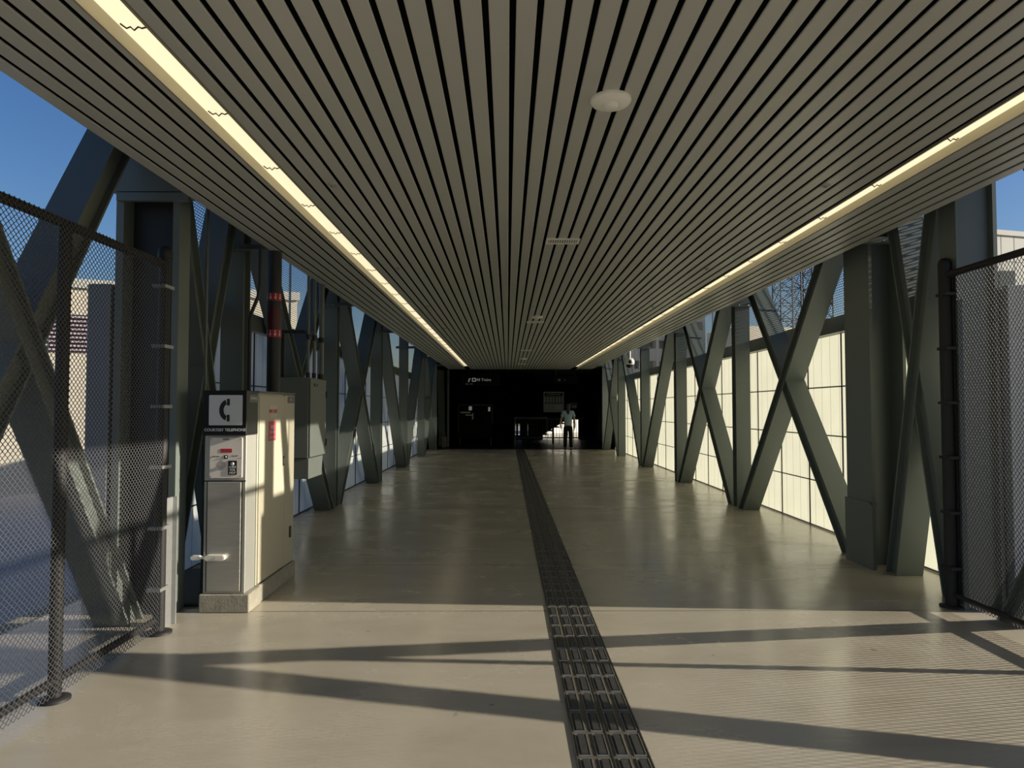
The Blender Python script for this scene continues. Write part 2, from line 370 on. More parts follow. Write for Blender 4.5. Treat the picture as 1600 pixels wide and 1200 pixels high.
def truss(side):
    L = side == 'left'
    x0, x1 = (-2.84, -2.6) if L else (3.48, 3.72)
    out = (-1 if L else 1)
    gcol = 'steel columns along the %s side' % side; gbr = 'diagonal steel braces along the %s side' % side
    hw = {}
    for i, Y in enumerate(COLS):
        hw[i] = .09
        if i == 1:      # gate column
            t = thing('steel_column', ((-2.67 if L else 3.56), Y, 0), 'deep H-section steel column with its recess painted shade-black, behind the left fence end post' if L else 'sunlit steel column just behind the end post of the right fence', 'column', gcol)
            if L:
                xi, xo, ya, yb = -2.43, -2.90, 5.0, 5.17
                MB().box(xi - .05, xi, ya, yb, 0, 3.1).build('flange', steel, t)
                MB().box(xo, xo + .055, ya, yb, 0, 3.1).build('flange', steel, t)
                MB().box(xo + .055, xi - .05, yb - .03, yb - .01, 0, 3.1).build('web', steel_dark, t)  # web blackened to stand in for the shade inside the recess
            else:
                xi, xo, ya, yb = 3.40, 3.70, 5.06, 5.28
                MB().box(xi, xi + .03, ya + .02, yb, 0, 3.72).build('flange', steel, t)
                MB().box(xo - .03, xo, ya, yb, 0, 3.72).build('flange', steel, t)
                MB().box(xi + .03, xo - .03, ya + .045, ya + .065, 0, 3.72).build('web', steel, t)
            if L: MB().box(-2.93, -2.30, 4.97, 5.2, 3.1, TOP - .004).build('head_plate', steel, t); MB().box(-2.88, -2.35, 4.96, 5.0, 3.03, 3.09).build('bracket', steel, t)
            hw[i] = .09 if L else .16
            continue
        if i == 2 and not L:
            t = thing('steel_column', (3.57, 6.57, 0), 'broad dark H-section steel column with boxed base on the right, by the fence end', 'column', gcol)
            MB().box(3.40, 3.43, 6.33, 6.80, .0, TOP).build('flange', steel, t)
            MB().box(3.71, 3.74, 6.33, 6.80, 0, TOP).build('flange', steel, t)
            MB().box(3.43, 3.71, 6.55, 6.575, 0, TOP).build('web', steel, t)
            MB().box(3.385, 3.40, 6.31, 6.82, 0, .62).build('base_plate', steel, t)
            MB().box(3.385, 3.48, 6.30, 6.33, .60, .63).build('stiffener', steel, t)
        else:
            lab = 'steel column in the left truss behind the courtesy telephone' if (L and i == 2) else 'grey-green steel column of the %s truss, %s' % (side, COLN[i])
            t = thing('steel_column', ((x0 + x1) / 2, Y, 0), lab, 'column', gcol)
            member(x0 + (.02 if L else 0), x1 - (0 if L else .02), (Y, 0), (Y, TOP - .004), (Y, 0), (0, 1), (Y, TOP - .004), (0, 1), h=.18).build('shaft', steel, t, fix=True)
        # bracket angle carrying the ceiling edge
        if i >= 2:
            yf = (6.33 if (i == 2 and not L) else Y - .09)
            xa, xb = ((XR - .12, 3.78) if not L else (-2.9, XL + .12))
            b = MB().box(xa, xb, yf - .07, yf - .001, 3.05, 3.062).box(xa, xb, yf - .012, yf - .001, 3.062, 3.115)
            br = b.build('ceiling_bracket', steel, t)
            bx = (x0 + x1) / 2
            for q in (-.07, .07): MB().lathe([(.014, 0), (.014, .014)], (bx + q, yf - .03, 3.062), n=6).build('bolt', galv, br)
    # braces
    def place(i, kind):
        ya, yb = COLS[i], COLS[i + 1]
        if i == 1 and not L: yb = 6.53; hb = .22
        else: hb = hw[i + 1]
        e = .15 if yb - ya > 2.9 else (.18 if i == 0 else .12)
        far, near = yb - hb - e, ya + hw[i] + e
        A, B = (far, 0.), (near, TOP)      # bottom far -> top near
        C, D = (near, 0.), (far, TOP)
        bay = 'between the columns %s and %s' % (COLN[i].replace('at the', 'at').replace('nearest the camera', 'nearest the camera'), COLN[i + 1])
        bay = ['open bay beside the fence', 'narrow bay at the fence end', 'first full bay beyond the fence', 'second full bay beyond the fence',
               'third full bay beyond the fence', 'fourth full bay beyond the fence', 'last bay before the hall'][i]
        if kind in ('x', 'a'):
            m = member(x0, x1, A, B, (0, 0), (0, 1), (0, TOP - .004), (0, 1))
            tag(m.build('diagonal_brace', steel, fix=True), '%s steel brace leaning towards the camera, %s' % (side, bay), 'brace', gbr)
        if kind == 'x':
            mid = Vector(((A[0] + B[0]) / 2, TOP / 2)); d1 = Vector((B[0] - A[0], B[1] - A[1])).normalized(); n1 = Vector((-d1.y, d1.x))  # normal of through brace (y,z)
            if n1.x < 0: n1 = -n1       # points to +Y
            t = thing('diagonal_brace', ((x0 + x1) / 2, mid.x, 0), '%s steel brace leaning away from the camera, %s' % (side, bay), 'brace', gbr)
            off = .083
            # through brace runs bottom-far to top-near: the upper arm lies on its +Y side, the lower arm on its -Y side
            pu = mid + n1 * off; pl = mid - n1 * off
            member(x0, x1, C, D, (0, 0), (0, 1), tuple(pl), tuple(n1)).build('lower_arm', steel, t, fix=True)
            member(x0, x1, C, D, tuple(pu), tuple(n1), (0, TOP - .004), (0, 1)).build('upper_arm', steel, t, fix=True)
        if kind == 'b':
            m = member(x0, x1, C, D, (0, 0), (0, 1), (0, TOP - .004), (0, 1))
            tag(m.build('diagonal_brace', steel, fix=True), '%s single steel brace leaning away from the camera, %s' % (side, bay), 'brace', gbr)
    for i, k in enumerate('xxxxabx'): place(i, k)
    tag(MB().box(x0 - .02, x1 + .02, 1.8, YE, TOP, TOP + .35).build('top_beam', steel), 'steel top beam of the %s truss above the ceiling edge' % side, 'beam')
    # rail at the top of the glazed wall, its end post and the perforated screen
    xa, xb = (-3.0, -2.885) if L else (3.83, 3.95)
    tag(MB().box(xa, xb, 5.22, YE, 2.385, 2.57).build('wall_rail', steel), 'horizontal steel rail capping the %s translucent wall' % side, 'rail')
    ex = (-3.10, -2.93) if L else (3.72, 3.90)
    tag(MB().bbox(ex[0], ex[1], 5.0, 5.2, 0, 2.42, .006).build('wall_end_post', mat('grey_lightened_as_lit', (.24, .27, .31), .5)), 'short square steel post closing the near end of the %s glazed wall' % side, 'post')  # post colour lightened to imitate light on its front face
    xs = -2.99 if L else 3.94
    t = thing('perforated_screen', (xs, 5.62, 2.57), 'perforated metal screen above the %s translucent wall' % side, 'screen')
    MB().add([(xs, 5.62, 2.57), (xs, YE, 2.57), (xs, YE, TOP + .1), (xs, 5.62, TOP + .1)], [(0, 1, 2, 3)]).build('sheet', perf_m, t)
    fr = MB(); y = 5.64
    while y < YE:
        MB().box(xs - .012, xs + .012, y - .012, y + .012, 2.57, TOP + .1).build('stiffener', galv, t); y += 3.65
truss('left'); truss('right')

# ---------------------------------------------------------------- chain-link fences
def chain_mesh(x, y0, y1, z0, z1, p, hz, r):
    mb = MB(); nw = int((y1 - y0) / p); ns = int((z1 - z0) / hz)
    V = []; Fc = []
    for k in range(nw + 1):
        yc = y0 + k * p; base = len(V)
        for j in range(ns + 1):
            s_ = 1 if (j + k) % 2 == 0 else -1
            cy = yc + s_ * (p / 2 + .0003); cx = x + s_ * .0013; cz = z0 + j * hz
            for a in range(4):
                t = math.pi / 2 * a + .4
                V.append((cx + r * math.cos(t), cy + r * math.sin(t) * 1.3, cz))
        for j in range(ns):
            b = base + j * 4
            for a in range(4): Fc.append((b + a, b + (a + 1) % 4, b + 4 + (a + 1) % 4, b + 4 + a))
    mb.add(V, Fc, True); return mb
def fence(side, x, yend, ztop, ypost, posts):
    L = side == 'left'
    y0 = 1.3
    t = thing('chain_link_fence', (x, (y0 + yend) / 2, 0), ('black chain-link fence panel on the left beside the courtesy telephone' if L else 'black chain-link fence panel on the right edge of the walkway'), 'fence')
    chain_mesh(x + .035, y0, yend - .04, .04, ztop + .03, *((.0165, .0160, .0020) if L else (.0165, .021, .0022))).build('wire_mesh', black_vinyl, t)
    MB().tube([(x, y0, ztop), (x, yend, ztop)], .026, 12).build('top_rail', black_post, t)
    MB().tube([(x, y0, .1), (x, yend, .1)], .021, 12).build('bottom_rail', black_post, t)
    p = MB().tube([(x, yend, 0), (x, yend, ztop + .07)], .038 if L else .046, 16).build('post', black_post, t)
    MB().lathe([(.046, ztop + .05), (.048, ztop + .085), (.04, ztop + .115), (.02, ztop + .132), (.001, ztop + .135)], (x, yend, 0), n=16).build('post_cap', black_post, p)
    MB().lathe([(.085, .0), (.085, .012), (.05, .02)], (x, yend, 0), n=20).build('base_flange', black_post, p)
    for yp in posts:
        p = MB().tube([(x, yp, 0), (x, yp, ztop)], .032, 14).build('post', black_post, t)
        MB().lathe([(.075, 0), (.075, .012), (.045, .02)], (x, yp, 0), n=20).build('base_flange', black_post, p)
    xm = x + .035
    MB().box(xm - .004, xm + .004, yend - .062, yend - .048, .06, ztop).build('tension_bar', black_post, t)
    for q in range(6):
        z = .30 + q * (ztop - .45) / 5
        MB().box(x - .045, x + .045, yend - .075, yend + .045, z - .011, z + .011).build('tie_band', galv if L else black_post, t)
    return t
fence('left', -2.33, 4.60, 2.47, 0, [3.56])
fence('right', 3.36, 5.16, 2.52, 0, [3.86])
tag(MB().box(-2.36, -2.345, 4.71, 4.81, 0, .88).box(-2.345, -2.315, 4.795, 4.81, 0, .88).build('fence_angle', galv), 'pale steel angle strip standing at the foot of the left fence end post', 'angle strip')

# ---------------------------------------------------------------- tactile strip
ts = MB().box(.296, .612, -1.2, YE, 0, .004)
tactile = thing('tactile_strip', (.454, 12, 0), 'black rubber tactile guide strip running down the middle of the floor', 'tactile strip')
ts.build('mat_base', black_rubber, tactile)
bars = MB(); seams = MB(); rings = MB(); y = 2.30
def frustum(m, a0, a1, b0, b1, z0, z1, b):
    m.add([(a0, b0, z0), (a1, b0, z0), (a1, b1, z0), (a0, b1, z0), (a0 + b, b0 + b, z1), (a1 - b, b0 + b, z1), (a1 - b, b1 - b, z1), (a0 + b, b1 - b, z1)],
          [(4, 5, 6, 7), (0, 1, 5, 4), (1, 2, 6, 5), (2, 3, 7, 6), (3, 0, 4, 7)])
while y < YE - .25:
    for c in range(4):
        xc = .296 + .04 + c * .0787 + (.0 if c < 2 else .004)
        frustum(bars, xc - .019, xc + .015, y + .020, y + .198, .004, .013, .003)
        if y < 22:
            for (a0, a1, b0, b1) in ((xc - .029, xc - .025, y + .010, y + .208), (xc + .022, xc + .026, y + .010, y + .208), (xc - .025, xc + .022, y + .010, y + .014), (xc - .025, xc + .022, y + .204, y + .208)):
                frustum(rings, a0, a1, b0, b1, .004, .0085, .001)
    y += .2205
tag(rings.build('bar_outlines', mat('worn_sunlit_rim', (.28, .27, .24), .5), tactile), kind='stuff')  # worn rims, coloured paler still to imitate sun catching the ridges
tag(bars.build('raised_bars', rubber_bar, tactile), kind='stuff')
for xe in (.296, .4535, .612): seams.box(xe - .0025, xe + .0025, 2.3, YE, .004, .0075)
seams.build('edge_ridge', rubber_bar, tactile)

# ---------------------------------------------------------------- ceiling fittings
SEG = 3.12
def light_unit(l0, l1, y0, label, grp):
    t = thing('linear_light', ((l0 + l1) / 2, y0 + SEG / 2, ZC), label, 'light', grp)
    y1 = y0 + SEG - .002
    # housing: rims + sloped reflector sides + diffuser above
    MB().box(l0 - .010, l0, y0, y1, ZC - .003, ZC + .05).box(l1, l1 + .010, y0, y1, ZC - .003, ZC + .05).build('rim', trough_edge, t)
    m_ = MB()
    m_.add([(l0, y0, ZC + .004), (l0, y1, ZC + .004), (l0 + .018, y1, ZC + .045), (l0 + .018, y0, ZC + .045)], [(0, 1, 2, 3)])
    m_.add([(l1, y0, ZC + .004), (l1, y1, ZC + .004), (l1 - .018, y1, ZC + .045), (l1 - .018, y0, ZC + .045)], [(0, 3, 2, 1)])
    m_.build('reflector', trough, t)
    MB().box(l0 + .001, l1 - .001, y0, y1, ZC + .046, ZC + .056).build('diffuser', tube, t)
    for q in range(4):
        yy = y0 + .3 + q * .78; xc = (l0 + l1) / 2
        MB().tube([(l0 + .03, yy - .01, ZC + .043), (l0 + .05, yy, ZC + .03), (xc - .015, yy, ZC + .036), (xc, yy, ZC + .022), (xc + .015, yy, ZC + .036), (l1 - .05, yy, ZC + .03), (l1 - .03, yy + .01, ZC + .043)], .0035, 6).build('clip', steel_dark, t)
    return t
for (l0, l1), sd_, ox in zip(LX, ('left', 'right'), (0, .3)):
    base = None; y = -.80 + ox
    for k in range(9):
        yy = y + k * SEG
        if yy + SEG > 26.5: break
        lab = ('glowing linear ceiling light in the %s row, %s one seen from the top edge' % (sd_, ORD[k - 1])) if k else 'glowing linear ceiling light of the %s row straight above the camera' % sd_
        if base is None: base = light_unit(l0, l1, yy, lab, 'linear lights of the %s row' % sd_)
        else: copy_tree(base, ((l0 + l1) / 2, yy + SEG / 2, ZC), lab)

det = thing('ceiling_detector', (.487, 3.15, ZC), 'round off-white ceiling detector nearest the camera, near the middle of the slats', 'detector', 'round ceiling detectors')
MB().lathe([(.095, 0), (.097, -.012), (.088, -.024), (.045, -.028)], (.487, 3.15, ZC), n=40).build('body', white_plastic, det, fix=True)
MB().lathe([(.036, -.027), (.034, -.040), (.026, -.044), (.01, -.045)], (.487, 3.15, ZC), n=24).build('sensor', white_plastic, det, fix=True)
for k, yy in enumerate((10.75, 19.8)):
    copy_tree(det, (.465, yy, ZC), 'round off-white ceiling detector, %s along the middle of the ceiling' % ('second' if k == 0 else 'third and farthest'))
spk = thing('ceiling_grille', (.48, 5.86, ZC), 'off-white slotted rectangular ceiling grille nearest the camera', 'grille', 'slotted grilles along the ceiling middle')
sx, sy = .48, 5.86
MB().box(sx - .145, sx + .145, sy - .085, sy - .067, ZC - .012, ZC).box(sx - .145, sx + .145, sy + .067, sy + .085, ZC - .012, ZC).box(sx - .145, sx - .125, sy - .067, sy + .067, ZC - .012, ZC).box(sx + .125, sx + .145, sy - .067, sy + .067, ZC - .012, ZC).build('frame', white_plastic, spk)
MB().box(sx - .125, sx + .125, sy - .067, sy + .067, ZC - .003, ZC).build('backing', ink_black, spk)
g_ = MB()
for q in range(12):
    xx = sx - .118 + q * .0205; g_.box(xx, xx + .010, sy - .066, sy + .066, ZC - .010, ZC - .003)
g_.build('slats', white_plastic, spk)
for k, yy in enumerate((11.4, 17.0, 22.2)):
    copy_tree(spk, (.47, yy, ZC), 'off-white slotted rectangular ceiling grille, %s from the camera' % ORD[k + 1])
base = None
for sx, sn in ((-1.14, 'left'), (2.08, 'right')):
    for k in range(8):
        yy = 4.38 + k * 2.64
        lab = 'small flush ceiling sprinkler in the %s row, %s from the camera' % (sn, ORD[k])
        if base is None:
            base = thing('ceiling_sprinkler', (sx, yy, ZC), lab, 'sprinkler', 'flush sprinklers of the ceiling')
            MB().lathe([(.032, 0), (.033, -.004), (.020, -.008)], (sx, yy, ZC), n=20).build('escutcheon', galv, base, fix=True)
            MB().lathe([(.012, -.008), (.010, -.016), (.016, -.018), (.015, -.021)], (sx, yy, ZC), n=14).build('deflector', galv, base, fix=True)
        else: copy_tree(base, (sx, yy, ZC), lab)

# ---------------------------------------------------------------- courtesy telephone pedestal + fire hose cabinet
PX0, PX1, PY = -2.245, -1.925, 5.06
tel = thing('courtesy_telephone', ((PX0 + PX1) / 2, PY + .1, 0), 'courtesy telephone pedestal with black sign and steel door at the cabinet end', 'telephone')
MB().bbox(PX0 - .02, PX1 + .03, PY - .02, PY + .22, 0, .135, .008).build('plinth', conc, tel)
MB().bbox(PX0, PX1 - .012, PY, PY + .20, .137, 1.30, .004).build('housing', stain_frame, tel)
MB().bbox(PX0 + .028, PX1 - .045, PY - .008, PY, .155, .955, .003).build('door', stainless, tel)
fb = MB().box(PX0 - .002, PX1 - .012, PY - .002, PY, .958, .966)
fb.box(PX0 + .020, PX0 + .026, PY - .002, PY, .15, .958).box(PX1 - .043, PX1 - .037, PY - .002, PY, .15, .958).build('shadow_gap', ink_black, tel)
hd = MB().tube([(PX0 - .05, PY - .026, .405), (PX0 + .135, PY - .026, .405)], .008, 10)
hd = MB(); hz = .405
def pill(mb, x0, x1, y0, y1, z0, z1):
    r = (z1 - z0) / 2; zc = (z0 + z1) / 2; pts = []
    for k in range(9): t = -math.pi / 2 + math.pi * k / 8; pts.append((x1 - r + r * math.cos(t), zc + r * math.sin(t)))
    for k in range(9): t = math.pi / 2 + math.pi * k / 8; pts.append((x0 + r + r * math.cos(t), zc + r * math.sin(t)))
    return mb.prism_y(pts, y0, y1)
pill(hd, PX0 + .028, PX0 + .175, PY - .045, PY - .008, hz - .020, hz + .020)
hd.bbox(PX0 - .005, PX0 + .03, PY - .036, PY - .012, hz - .009, hz + .009, .002)
pill(hd, PX0 - .075, PX0 - .002, PY - .04, PY - .012, hz - .016, hz + .016)
hh = hd.build('handle', white_plastic, tel, fix=True)
pill(MB(), PX0 + .105, PX0 + .168, PY - .048, PY - .0455, hz - .013, hz + .013).build('handle_inset', plate_white, hh, fix=True)
# sign box
MB().bbox(PX0 - .005, PX1 - .002, PY - .03, PY + .20, 1.302, 1.632, .004).build('sign_box', sign_black, tel)
def rrect(mb, x0, x1, y0, y1, z0, z1, r):
    pts = []
    for cx_, cz_, a0 in ((x1 - r, z0 + r, -90), (x1 - r, z1 - r, 0), (x0 + r, z1 - r, 90), (x0 + r, z0 + r, 180)):
        for k in range(6): t = R(a0 + 18 * k); pts.append((cx_ + r * math.cos(t), cz_ + r * math.sin(t)))
    return mb.prism_y(pts, y0, y1)
wx0, wx1, wz0, wz1 = PX0 + .040, PX1 - .033, 1.375, 1.598
rrect(MB(), wx0, wx1, PY - .032, PY - .0301, wz0, wz1, .008).build('pictogram_panel', sign_white, tel, fix=True)
# handset pictogram: arc plus two ends
cxm = (wx0 + wx1) / 2 + .003; czm = (wz0 + wz1) / 2; hs_ = MB(); outer = []; inner = []
for k in range(17):
    t = R(105 + 150 * k / 16); 
    outer.append((cxm + .012 + .062 * math.cos(t), czm + .078 * math.sin(t))); 
for k in range(17):
    t = R(255 - 150 * k / 16)
    inner.append((cxm + .012 + .030 * math.cos(t), czm + .044 * math.sin(t)))
n_ = 17
for k in range(16):
    a, b2 = outer[k], outer[k + 1]; c2, d2 = inner[n_ - 1 - k], inner[n_ - 2 - k]
    hs_.prism_y([a, b2, d2, c2], PY - .0335, PY - .0319)
for zc in (1, -1):
    z0_, z1_ = sorted((czm + zc * .034, czm + zc * .084)); hs_.box(cxm + .006, cxm + .027, PY - .0335, PY - .0319, z0_, z1_)
hs_.build('handset_symbol', ink_black, tel, fix=True)
text_mesh('sign_lettering', 'COURTESY TELEPHONE', .0285, sign_white, tel, FRONT((PX0 + PX1) / 2, PY - .0309, 1.340), bold=.0006)
# intercom plate
ix0, ix1, iz0, iz1 = PX0 + .042, PX1 - .040, .985, 1.283
ic = rrect(MB(), ix0, ix1, PY - .009, PY, iz0, iz1, .012).build('intercom_plate', plate_white, tel, fix=True)
icx = (ix0 + ix1) / 2; fy = PY - .0105
MB().box(icx - .040, icx + .045, fy, PY - .009, iz1 - .11, iz1 - .082).build('red_display', red_label, ic)
text_mesh('maker_lettering', 'RAMTEL', .013, ink_black, ic, FRONT(icx, PY - .0095, iz1 - .012), bold=.0003)
text_mesh('plate_lettering', 'PRESS TO TALK', .008, ink_black, ic, FRONT(icx - .072, PY - .0095, iz1 - .139))
text_mesh('plate_lettering', 'CALL PLACED', .008, ink_black, ic, FRONT(icx + .066, PY - .0095, iz1 - .135))
MB().box(icx - .014, icx + .014, fy, PY - .009, iz1 - .155, iz1 - .130).build('indicator', ink_black, ic)
MB().lathe([(.006, 0), (.003, -.004)], (icx, fy, iz1 - .142), 'y', 12).build('indicator_lamp', sign_white, ic, fix=True)
gr = MB()
for a in range(-4, 5):
    for b2 in range(-4, 5):
        if a * a + b2 * b2 <= 17: gr.box(icx - .035 + a * .0075 - .0018, icx - .035 + a * .0075 + .0018, PY - .0096, PY - .0089, iz0 + .095 + b2 * .0085 - .0018, iz0 + .095 + b2 * .0085 + .0018)
gr.build('speaker_holes', ink_black, ic)
hb = MB().box(icx + .018, icx + .082, PY - .012, PY - .009, iz0 + .024, iz0 + .128).build('help_panel', ink_black, ic)
MB().lathe([(.014, 0), (.013, -.008), (.008, -.011)], (icx + .05, PY - .012, iz0 + .104), 'y', 20).build('push_button', galv, hb, fix=True)
for k, tx in enumerate(('PUSH', 'FOR', 'HELP')): text_mesh('help_lettering', tx, .021, sign_white, hb, FRONT(icx + .05, PY - .0125, iz0 + .080 - k * .021), bold=.0004)
sc = MB()
for qx in (ix0 + .010, ix1 - .010):
    for qz in (iz0 + .012, (iz0 + iz1) / 2, iz1 - .012): sc.lathe([(.0032, 0), (.0028, -.0015)], (qx, PY - .009, qz), 'y', 8)
sc.build('screws', ink_black, ic, fix=True)

cab = thing('fire_hose_cabinet', (-2.09, 5.72, 0), 'long beige enamel fire hose cabinet behind the courtesy telephone', 'cabinet')
CXF = PX1 - .004; CY0, CY1 = PY + .205, 6.16
MB().bbox(-2.26, CXF + .02, CY0 + .02, CY1 + .01, 0, .135, .006).build('plinth', conc, cab)
MB().bbox(-2.25, CXF - .012, CY0, CY1, .137, 1.62, .004).build('body', beige_edge, cab)
MB().bbox(CXF - .012, CXF - .004, CY0 + .002, 5.288, .14, 1.615, .002).build('side_panel', beige_edge, cab)
MB().bbox(CXF - .012, CXF + .003, 5.296, 5.885, .145, 1.605, .003).build('door', beige, cab)
MB().bbox(CXF - .012, CXF + .001, 5.893, CY1, .14, 1.615, .003).build('side_panel', beige, cab)
MB().box(-2.255, CXF + .006, CY0, CY1 + .004, 1.62, 1.635).build('top_cap', tag_grey, cab)
dr = [c for c in cab.children if c.name.startswith('door')][0]
MB().bbox(CXF + .003, CXF + .012, 5.845, 5.875, 1.01, 1.09, .003).build('latch', steel_dark, dr)
MB().bbox(CXF + .012, CXF + .014, 5.853, 5.867, 1.025, 1.075, .0005).build('latch_plate', galv, dr)
MB().bbox(CXF + .001, CXF + .010, 6.04, 6.08, .36, .46, .003).build('latch', steel_dark, cab)
for (ya, yb, tx) in ((5.075, 5.255, 'REFERENCE'), (5.96, 6.14, 'TEC')):
    tg = MB().box(CXF, CXF + .004, ya + .002, yb, 1.545, 1.605).build('name_tag', tag_grey, tel if ya < 5.2 else cab)
    text_mesh('tag_lettering', tx, .026, sign_white, tg, SIDE(CXF + .0045, (ya + yb) / 2, 1.575))
fs = MB().box(CXF + .003, CXF + .005, 5.50, 5.68, 1.42, 1.525).build('fire_hose_sticker', mat('sticker_white', (.62, .55, .48), .5), cab)
text_mesh('sticker_lettering', 'FIRE HOSE', .040, red, fs, SIDE(CXF + .0055, 5.59, 1.475), bold=.0012)
rs_ = MB().box(CXF + .003, CXF + .005, 5.49, 5.66, 1.235, 1.395).build('red_sticker', mat('sticker_red', (.62, .10, .13), .5), cab)
text_mesh('sticker_lettering', 'FIRE', .042, sign_white, rs_, SIDE(CXF + .0055, 5.575, 1.345), bold=.0012)
text_mesh('sticker_lettering', 'DOOR', .036, sign_white, rs_, SIDE(CXF + .0055, 5.575, 1.305))
text_mesh('sticker_lettering', 'KEEP CLEAR', .024, sign_white, rs_, SIDE(CXF + .0055, 5.575, 1.262))
tag(MB().box(-2.93, -2.27, 5.20, 6.35, 0, .02).build('floor_plate', steel_dark), 'black steel floor plate in the gap left of the courtesy telephone', 'floor plate')

# standpipe with arrow bands
sp_ = thing('standpipe', (-2.17, 6.30, 0), 'thick dark standpipe with two red and white arrow bands rising behind the cabinet', 'pipe')
MB().tube([(-2.17, 6.30, 0), (-2.17, 6.30, ZC - .002)], .062, 24).build('pipe', steel_dark, sp_)
MB().tube([(-2.17, 6.30, 2.22), (-2.17, 6.30, 2.44)], .0635, 24).build('label_sleeve', mat('dark_red_sleeve', (.06, .008, .012), .4), sp_)
red_b = mat('band_red', (.40, .02, .03), .5)
for z in (2.19, 2.53):
    bd = MB().tube([(-2.17, 6.30, z - .035), (-2.17, 6.30, z + .035)], .0645, 24).build('arrow_band', red_b, sp_)
    ar = MB()
    for k in range(9):
        t = 2 * math.pi * k / 9 + .3
        def P(du, dz, t=t): tt = t + du / .066; return (-2.17 + .0655 * math.cos(tt), 6.30 + .0655 * math.sin(tt), z + dz)
        ar.add([P(-.004, .03), P(.004, .03), P(.004, -.002), P(-.004, -.002)], [(0, 1, 2, 3)])
        ar.add([P(-.013, -.002), P(.013, -.002), P(0, -.028)], [(0, 1, 2)])
    ar.build('arrows', sign_white, bd)
cdt = MB().tube([(-2.30, 6.05, 1.0), (-2.30, 6.05, 1.95), (-2.30, 6.05, 2.28), (-2.285, 6.05, 2.36), (-2.23, 6.05, 2.50), (-2.215, 6.05, 2.60), (-2.215, 6.05, ZC)], .016, 10)
o = cdt.build('conduit', steel_dark); tag(o, 'thin dark bent conduit rising left of the standpipe behind the telephone sign', 'conduit')
tag(MB().tube([(-2.53, 5.69, .0), (-2.53, 5.69, 3.2)], .013, 10).build('conduit', steel), 'thin straight conduit crossing the near left brace beside the telephone', 'conduit')

# ---------------------------------------------------------------- electrical box
eb = thing('electrical_box', (-2.33, 7.72, .73), 'grey wall-hung electrical box with lower chute beyond the beige cabinet', 'electrical box')
ex0, ex1, ey0, ey1 = -2.53, -2.15, 7.42, 8.06
MB().bbox(ex0, ex1 - .022, ey0, ey1, .955, 1.84, .005).build('body', panel_grey, eb)
dd = MB().bbox(ex1 - .018, ex1, ey0 + .004, ey1 - .004, .965, 1.83, .004).build('door', panel_grey, eb)
MB().bbox(ex1, ex1 + .004, ey0 + .12, ey0 + .26, 1.745, 1.775, .001).build('name_plate', ink_black, dd)
text_mesh('plate_lettering', 'B 2', .024, sign_white, dd, SIDE(ex1 + .0045, ey0 + .19, 1.76))
for z in (1.10, 1.66): MB().tube([(ex1 + .004, ey1 - .01, z - .04), (ex1 + .004, ey1 - .01, z + .04)], .012, 10).build('hinge', steel_dark, dd)
MB().prism_x([(ey0 + .01, .73), (ey1 - .10, .73), (ey1 - .06, .95), (ey0 + .01, .95)], ex0 + .02, ex1 - .02).build('chute', panel_grey, eb, fix=True)
MB().bbox(ex0 - .055, ex0, ey0 + .08, ey1 - .08, 1.0, 1.8, .003).build('mounting_plate', steel, eb)
for k, (cx_, cy_, r_) in enumerate(((-2.235, 7.60, .018), (-2.20, 7.72, .018), (-2.19, 7.98, .030))):
    c = thing('conduit', (cx_, cy_, 1.84), 'vertical conduit from the electrical box top to the ceiling, %s' % ('leftmost', 'middle', 'right and thickest')[k], 'conduit', 'conduits above the electrical box')
    MB().tube([(cx_, cy_, 1.842), (cx_, cy_, 3.2 if cx_ < XL else ZC)], r_, 12).build('tube', steel, c)
    MB().tube([(cx_, cy_, 1.842), (cx_, cy_, 1.90)], r_ * 1.35, 12).build('coupling', steel_dark, c)
    MB().tube([(cx_, cy_, 2.27), (cx_, cy_, 2.33)], r_ * 1.3, 12).build('coupling', steel_dark, c)
tag(MB().box(-2.52, -2.262, 7.54, 7.575, 2.335, 2.37).box(-2.295, -2.262, 7.575, 8.06, 2.335, 2.37).box(-2.52, -2.485, 7.54, 7.575, 1.845, 2.33).build('strut_frame', steel_dark), 'dark strut frame bracing the conduits above the electrical box', 'bracket')

# security camera on the right
sc_ = thing('security_camera', (3.36, 18.6, 2.72), 'white dome security camera hanging by the right braces far down', 'camera')
MB().tube([(3.36, 18.6, 2.86), (3.36, 18.6, 3.2), (3.30, 18.6, 3.25), (3.1, 18.6, 3.25)], .03, 10).build('arm', white_plastic, sc_)
MB().lathe([(.02, .19), (.09, .17), (.13, .10), (.13, .03), (.11, .0)], (3.36, 18.6, 2.70), n=20).build('housing', white_plastic, sc_, fix=True)
MB().lathe([(.10, .0), (.08, -.06), (.03, -.09)], (3.36, 18.6, 2.70), n=20).build('lens_dome', ink_black, sc_, fix=True)
MB().lathe([(.05, 0), (.04, -.03), (.01, -.035)], (3.35, 18.47, 2.77), 'y', 16).build('lens', ink_black, sc_, fix=True)

